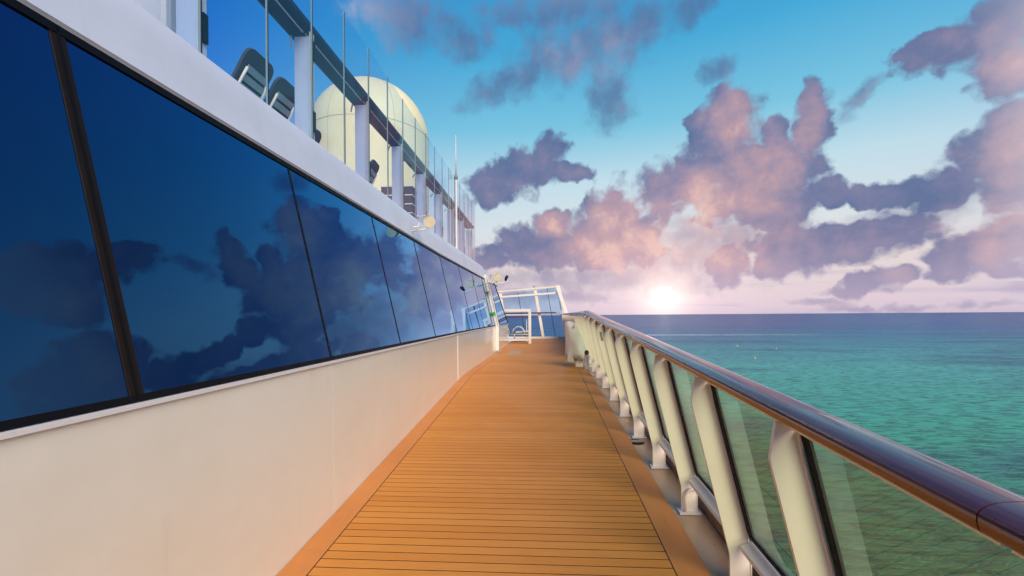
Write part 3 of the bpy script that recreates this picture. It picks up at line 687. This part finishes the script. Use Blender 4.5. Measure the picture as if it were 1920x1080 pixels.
for i in range(3):
    x0, x1 = XS[i] + .075, XS[i + 1] - .075
    nseg = 2
    for k in range(nseg):
        u0 = lerp(x0, x1, k / nseg) + (.012 if k else 0); u1 = lerp(x0, x1, (k + 1) / nseg) - (.012 if k == 0 else 0)
        zt0, zt1 = topz(wl(u0, 2.8)) - .035, topz(wl(u1, 2.8)) - .035
        pn = WP(MB().slab((u0, ty, zd + .02), (u1, ty, zd + .02), (wl(u1, zt1), ty, zt1), (wl(u0, zt0), ty, zt0), (0, 1, 0), 0.01), 'glass_pane', 'glass_screen')
        if k == 0:
            go = MB().beam((u1 + .012, ty, zd + .02), (wl(u1 + .012, zt1), ty, zt1), 0.022, 0.02, side=(1, 0, 0)).build('joint', 'black_rubber'); go.parent = pn
# raking wing post joining the railing to the screen
WP(MB().beam((1.20, 21.2, zd + 1.1), (0.76, 21.95, topz(.7) + .05), 0.05, 0.16, side=(0, 1, 0)), 'wing_brace', 'cream_paint', bevel=.006)
WP(MB().slab((1.12, 20.9, zd + .0), (1.34, 21.9, zd), (0.98, 21.9, zd + 1.25), (0.93, 20.9, zd + 1.1), (1, 0, 0), 0.03), 'wing_plate', 'cream_paint')
pn = WP(MB().slab((0.97, 21.0, 1.78), (0.90, 21.93, 1.9), (0.74, 21.93, 2.85), (0.80, 21.8, 2.6), (1, 0, 0.1), 0.01), 'glass_pane', 'glass_screen')
wl_ = empty('mast_light', (-0.33, ty, 2.86), 'little white navigation lamp on top of the middle windscreen post', 'lamp')
MB().tube([(0, 0, 0.03), (0, 0, 0.07)], .05, 10).build('base', 'white_paint', wl_)
MB().tube([(0, 0, 0.075), (0, 0, 0.17)], .035, 10).build('lens', 'grey_metal', wl_, smooth=True, angle=40)
MB().tube([(0, 0, 0.175), (0, 0, 0.215)], [.06, .05], 10).build('cap', 'white_paint', wl_)

# lounge chair at the far end
ch = empty('lounge_chair', (-0.58, 19.4, dz_(19)), 'brown mesh lounge chair with white frame standing behind the white gate', 'lounge chair')
MB().slab((-.75, -.3, .38), (-.75, .3, .38), (-.98, .3, 1.08), (-.98, -.3, 1.08), (1, 0, .3), .03).build('backrest', 'dark_sling', ch)
MB().slab((-.72, -.3, .36), (.12, -.3, .36), (.12, .3, .36), (-.72, .3, .36), (0, 0, 1), .035).build('seat', 'dark_sling', ch)
for s in (-.33, .33):
    fr = MB().tube([(-.75, s, .34), (.15, s, .34)], .018, 8); fr.tube([(-.74, s, .36), (-1.0, s, 1.12)], .018, 8); fr.build('frame', 'white_paint', ch, smooth=True)
    MB().tube([(-.55, s, .34), (-.62, s, 0.02)], .018, 8).build('leg', 'white_paint', ch, smooth=True)
    MB().tube([(.05, s, .34), (.1, s, 0.02)], .018, 8).build('leg', 'white_paint', ch, smooth=True)
    MB().tube([(-.66, s, .36), (-.6, s, .55), (-.45, s, .66), (-.28, s, .64), (-.16, s, .5), (-.12, s, .36)], .016, 8).build('armrest', 'white_paint', ch, smooth=True)
tw = MB().slab((-.5, -.28, .40), (.05, -.28, .43), (.05, .28, .43), (-.5, .28, .40), (0, 0, 1), .05).build('folded_towel', 'cover_fabric', ch)
tw.parent = None; tw.location = ch.location; tag(tw, 'pale towel lying on the seat of the far lounge chair', 'towel')

# ------------------------------------------------------------------ upper deck glass railing
ug = empty('upper_glass_railing', (-2.1, 0, 3.16), 'tall glass windbreak railing with white posts along the edge of the upper deck', 'railing')
def UP(m_, *a, **k): return put(m_.build(*a, **k), ug)
uj = [-2.2 + 0.677 * k for k in range(25)]
uj = [y for y in uj if y < 14.6]
off = 4.66 - min(uj, key=lambda v: abs(v - 4.66)); uj = [y + off for y in uj]
def gtop(y): return 4.70 + 0.022 * y
ub = 3.05
for a, b in zip(uj, uj[1:]):
    pn = UP(MB().box((-2.056, a + .010, ub), (-2.046, b - .010, gtop(a))), 'glass_pane', 'glass_blue')
    go = MB().box((-2.057, a + .0015, ub), (-2.044, a + .0095, gtop(a))).build('pane_edge', 'navy_trim'); go.parent = pn
    go = MB().box((-2.0565, a - .008, ub), (-2.0455, a + .001, gtop(a))).build('pane_edge', 'teal_slat'); go.parent = pn
up = [4.05 + 1.36 * k for k in range(-4, 8)]
for y in up:
    UP(MB().box((-2.245, y - .012, 3.1), (-2.095, y + .012, 4.17)), 'post', 'fascia_paint', bevel=.003)
    UP(MB().box((-2.094, y - .03, 3.1), (-2.078, y + .03, 4.2)), 'post_flange', 'cream_paint')
    UP(MB().box((-2.077, y - .022, 3.95), (-2.058, y + .022, 4.12)), 'glass_clamp', 'black_rubber', bevel=.003)
    UP(MB().box((-2.077, y - .022, 3.30), (-2.058, y + .022, 3.48)), 'glass_clamp', 'black_rubber', bevel=.003)
    UP(MB().beam((-2.27, y - .02, 4.172), (-2.34, y + .1, 4.15), .015, .02), 'bracket', 'white_paint')
yy = [uj[0]] + [y for y in up if y > uj[0]] + [uj[-1]]
for a, b in zip(yy, yy[1:]):
    sec = [(-2.075, 4.20), (-2.30, 4.18), (-2.34, 4.20), (-2.33, 4.24), (-2.09, 4.255)]
    UP(MB().loft([[(x, a + .002, z + .012 * a * .8) for x, z in sec], [(x, b - .002, z + .012 * b * .8) for x, z in sec]]), 'handrail', 'navy_trim')
    UP(MB().box((-2.16, a + .02, 4.172 + .0096 * a), (-2.15, b - .02, 4.182 + .0096 * a)), 'rail_seam', 'white_paint')

# ------------------------------------------------------------------ deck chairs on the upper deck
def upper_chair(x, y, z, rz, label, tilt=0.0):
    e = empty('deck_chair', (x, y, z), label, 'deck chair', 'deck chairs on the upper deck'); e.rotation_euler = (0, 0, rz)
    b = MB(); pts = [(-.24, .62), (-.2, .0)]
    # leaning dark back with rounded corners (local: back plane leans to +x at the top)
    def bp(u, v, o=0): return Vector((-0.30 + 0.52 * v + o * .8, u, 0.25 + 0.95 * v - o * .45))
    out = [(-.25, 0), (.25, 0), (.25, .9), (.235, .95), (.2, .985), (.15, 1), (-.15, 1), (-.2, .985), (-.235, .95), (-.25, .9)]
    MB().loft([[bp(u, v) for u, v in out], [bp(u, v, -.04) for u, v in out]]).build('backrest', 'navy_fabric', e)
    for s in (-.2, .2):
        MB().tube([bp(s, -.05, .04), bp(s, .7, .045), bp(s * .9, .80, .03)], .016, 8).build('frame', 'cream_paint', e, smooth=True)
    for k in range(6):
        v = .26 + k * .10
        MB().slab(bp(-.19, v, .03), bp(.19, v, .03), bp(.185, v + .07, .03), bp(-.185, v + .07, .03), (.8, 0, -.45), .012).build('slat', 'teal_slat', e)
    MB().slab((-.85, -.24, .30), (-.3, -.24, .28), (-.3, .24, .28), (-.85, .24, .30), (0, 0, 1), .04).build('seat', 'navy_fabric', e)
    for sx_, sy_ in ((-.8, -.22), (-.8, .22), (-.25, -.22), (-.25, .22)):
        MB().tube([(sx_, sy_, .29), (sx_, sy_, 0)], .016, 8).build('leg', 'cream_paint', e, smooth=True)
    return e
ZU = 3.42
upper_chair(-3.42, 5.10, ZU, 0.0, 'dark deck chair with pale slats, higher of the pair behind the upper glass')
upper_chair(-3.42, 5.68, ZU - .02, 0.0, 'dark deck chair with rounded top, lower of the pair behind the upper glass')
upper_chair(-3.45, 3.55, ZU, 0.05, 'dark deck chair nearest the top left corner, cut by the picture edge')
upper_chair(-3.42, 8.75, ZU, 0.1, 'dark deck chair seen through the glass in front of the white dome')
upper_chair(-3.45, 6.35, ZU - .3, -0.05, 'low dark deck chair half hidden beside a white upper railing post')
# raised platform the chairs stand on
tag(MB().box((-9, Y0, 3.165), (-2.6, 12.5, 3.40)).build('platform', 'fascia_paint'), kind='structure')
# stack of loungers further along
st = empty('lounger_stack', (-3.2, 10.3, 3.41), 'stack of dark sun loungers with pale edges behind the upper railing', 'lounger stack')
for k in range(5):
    MB().box((-.35, -.35, .12 + k * .2), (.35, .45, .27 + k * .2)).build('lounger', 'navy_fabric', st)
    MB().box((-.36, -.36, .275 + k * .2), (.36, .46, .30 + k * .2)).build('lounger_frame', 'white_paint', st)
# whole white locker seen at top left
lk = MB().box((-3.0, 3.02, 3.41), (-2.6, 3.4, 4.22)).build('locker', 'white_paint', bevel=.04)
tag(lk, 'pale locker box behind the first upper railing post', 'locker')

# ------------------------------------------------------------------ radome
dome = empty('radome', (-5.4, 14.2, 3.16), 'huge cream satellite radome dome rising behind the upper glass railing', 'radome')
R_, zc = 1.83, 7.2
rings = []; n = 64
for k in range(15):
    t = k / 14 * PI / 2; rings.append((R_ * math.cos(t) if k < 14 else 0.02, zc + R_ * math.sin(t)))
prof = [(R_ * .96, 4.2), (R_ * .99, 5.2), (R_ * 1.0, 6.4)] + rings
m = MB().loft([[(-5.4 + r_ * math.cos(2*PI*k/n), 14.2 + r_ * math.sin(2*PI*k/n), z) for k in range(n)] for r_, z in prof])
put(m.build('shell', 'radome_shell', smooth=True), dome)
put(MB().tube([(-5.4, 14.2, 3.16), (-5.4, 14.2, 4.2)], 1.2, 32).build('pedestal', 'white_paint', smooth=True, angle=40), dome)
def seam_ring(z, rr): return [(-5.4 + rr * math.cos(2*PI*k/n), 14.2 + rr * math.sin(2*PI*k/n), z) for k in range(n + 1)]
put(MB().tube(seam_ring(7.25, R_ + .002), .005, 6).build('seam', 'grey_metal'), dome)
for a in range(6):
    th = math.radians(a * 60 - 48); pts = []
    for r_, z in prof[:-1]: pts.append((-5.4 + (r_ + .002) * math.cos(th), 14.2 + (r_ + .002) * math.sin(th), z))
    put(MB().tube(pts, .0045, 6).build('seam', 'grey_metal'), dome)

# antenna
an = empty('antenna', (-1.98, 10.6, 3.15), 'slim white whip antenna on a thicker mast above the fascia', 'antenna')
MB().tube([(0, 0, 0), (0, 0, 1.72)], .026, 10).build('mast', 'white_paint', an, smooth=True, angle=40)
MB().tube([(0, 0, 1.66), (0, 0, 1.74), (0, 0, 1.78)], [.04, .045, .03], 10).build('collar', 'grey_metal', an, smooth=True)
MB().tube([(0, 0, 1.78), (0, 0, 2.7)], [.018, .006], 8).build('whip', 'white_paint', an, smooth=True)

# ------------------------------------------------------------------ on the sea
m = MB(); n = 40; top = []; bot = []
for k in range(n + 1):
    x = 95 + k * 5.2; w = 10.0 * (1 - k / (n + 6)) * (0.7 + 0.5 * random.random()); y = 533 - k * 0.4
    m.v += [(x, y - w, -21.9), (x, y + w, -21.9)]
    if k: m.f.append((2*k-2, 2*k, 2*k+1, 2*k-1))
tag(m.build('wake_foam', 'foam'), 'long thin white wake line on the sea below the horizon', kind='stuff')
def buoy(x, y, s, label):
    e = empty('buoy', (x, y, -22), label, 'buoy', 'buoys on the sea')
    MB().tube([(0, 0, -.3), (0, 0, .1), (0, 0, .6), (0, 0, .8)], [.5*s, .75*s, .7*s, .3*s], 12).build('float', 'buoy_yellow', e, smooth=True)
    MB().tube([(0, 0, .8), (0, 0, 1.5)], [.12*s, .08*s], 8).build('topmark', 'buoy_yellow', e)
buoy(140.4, 337, .7, 'pale yellow buoy, nearer the ship rail of the two middle ones on the water')
buoy(155, 312, .6, 'tiny pale buoy right of the brighter buoy out on the teal water')
buoy(111, 245, .55, 'yellow buoy closest to the ship on the green water')
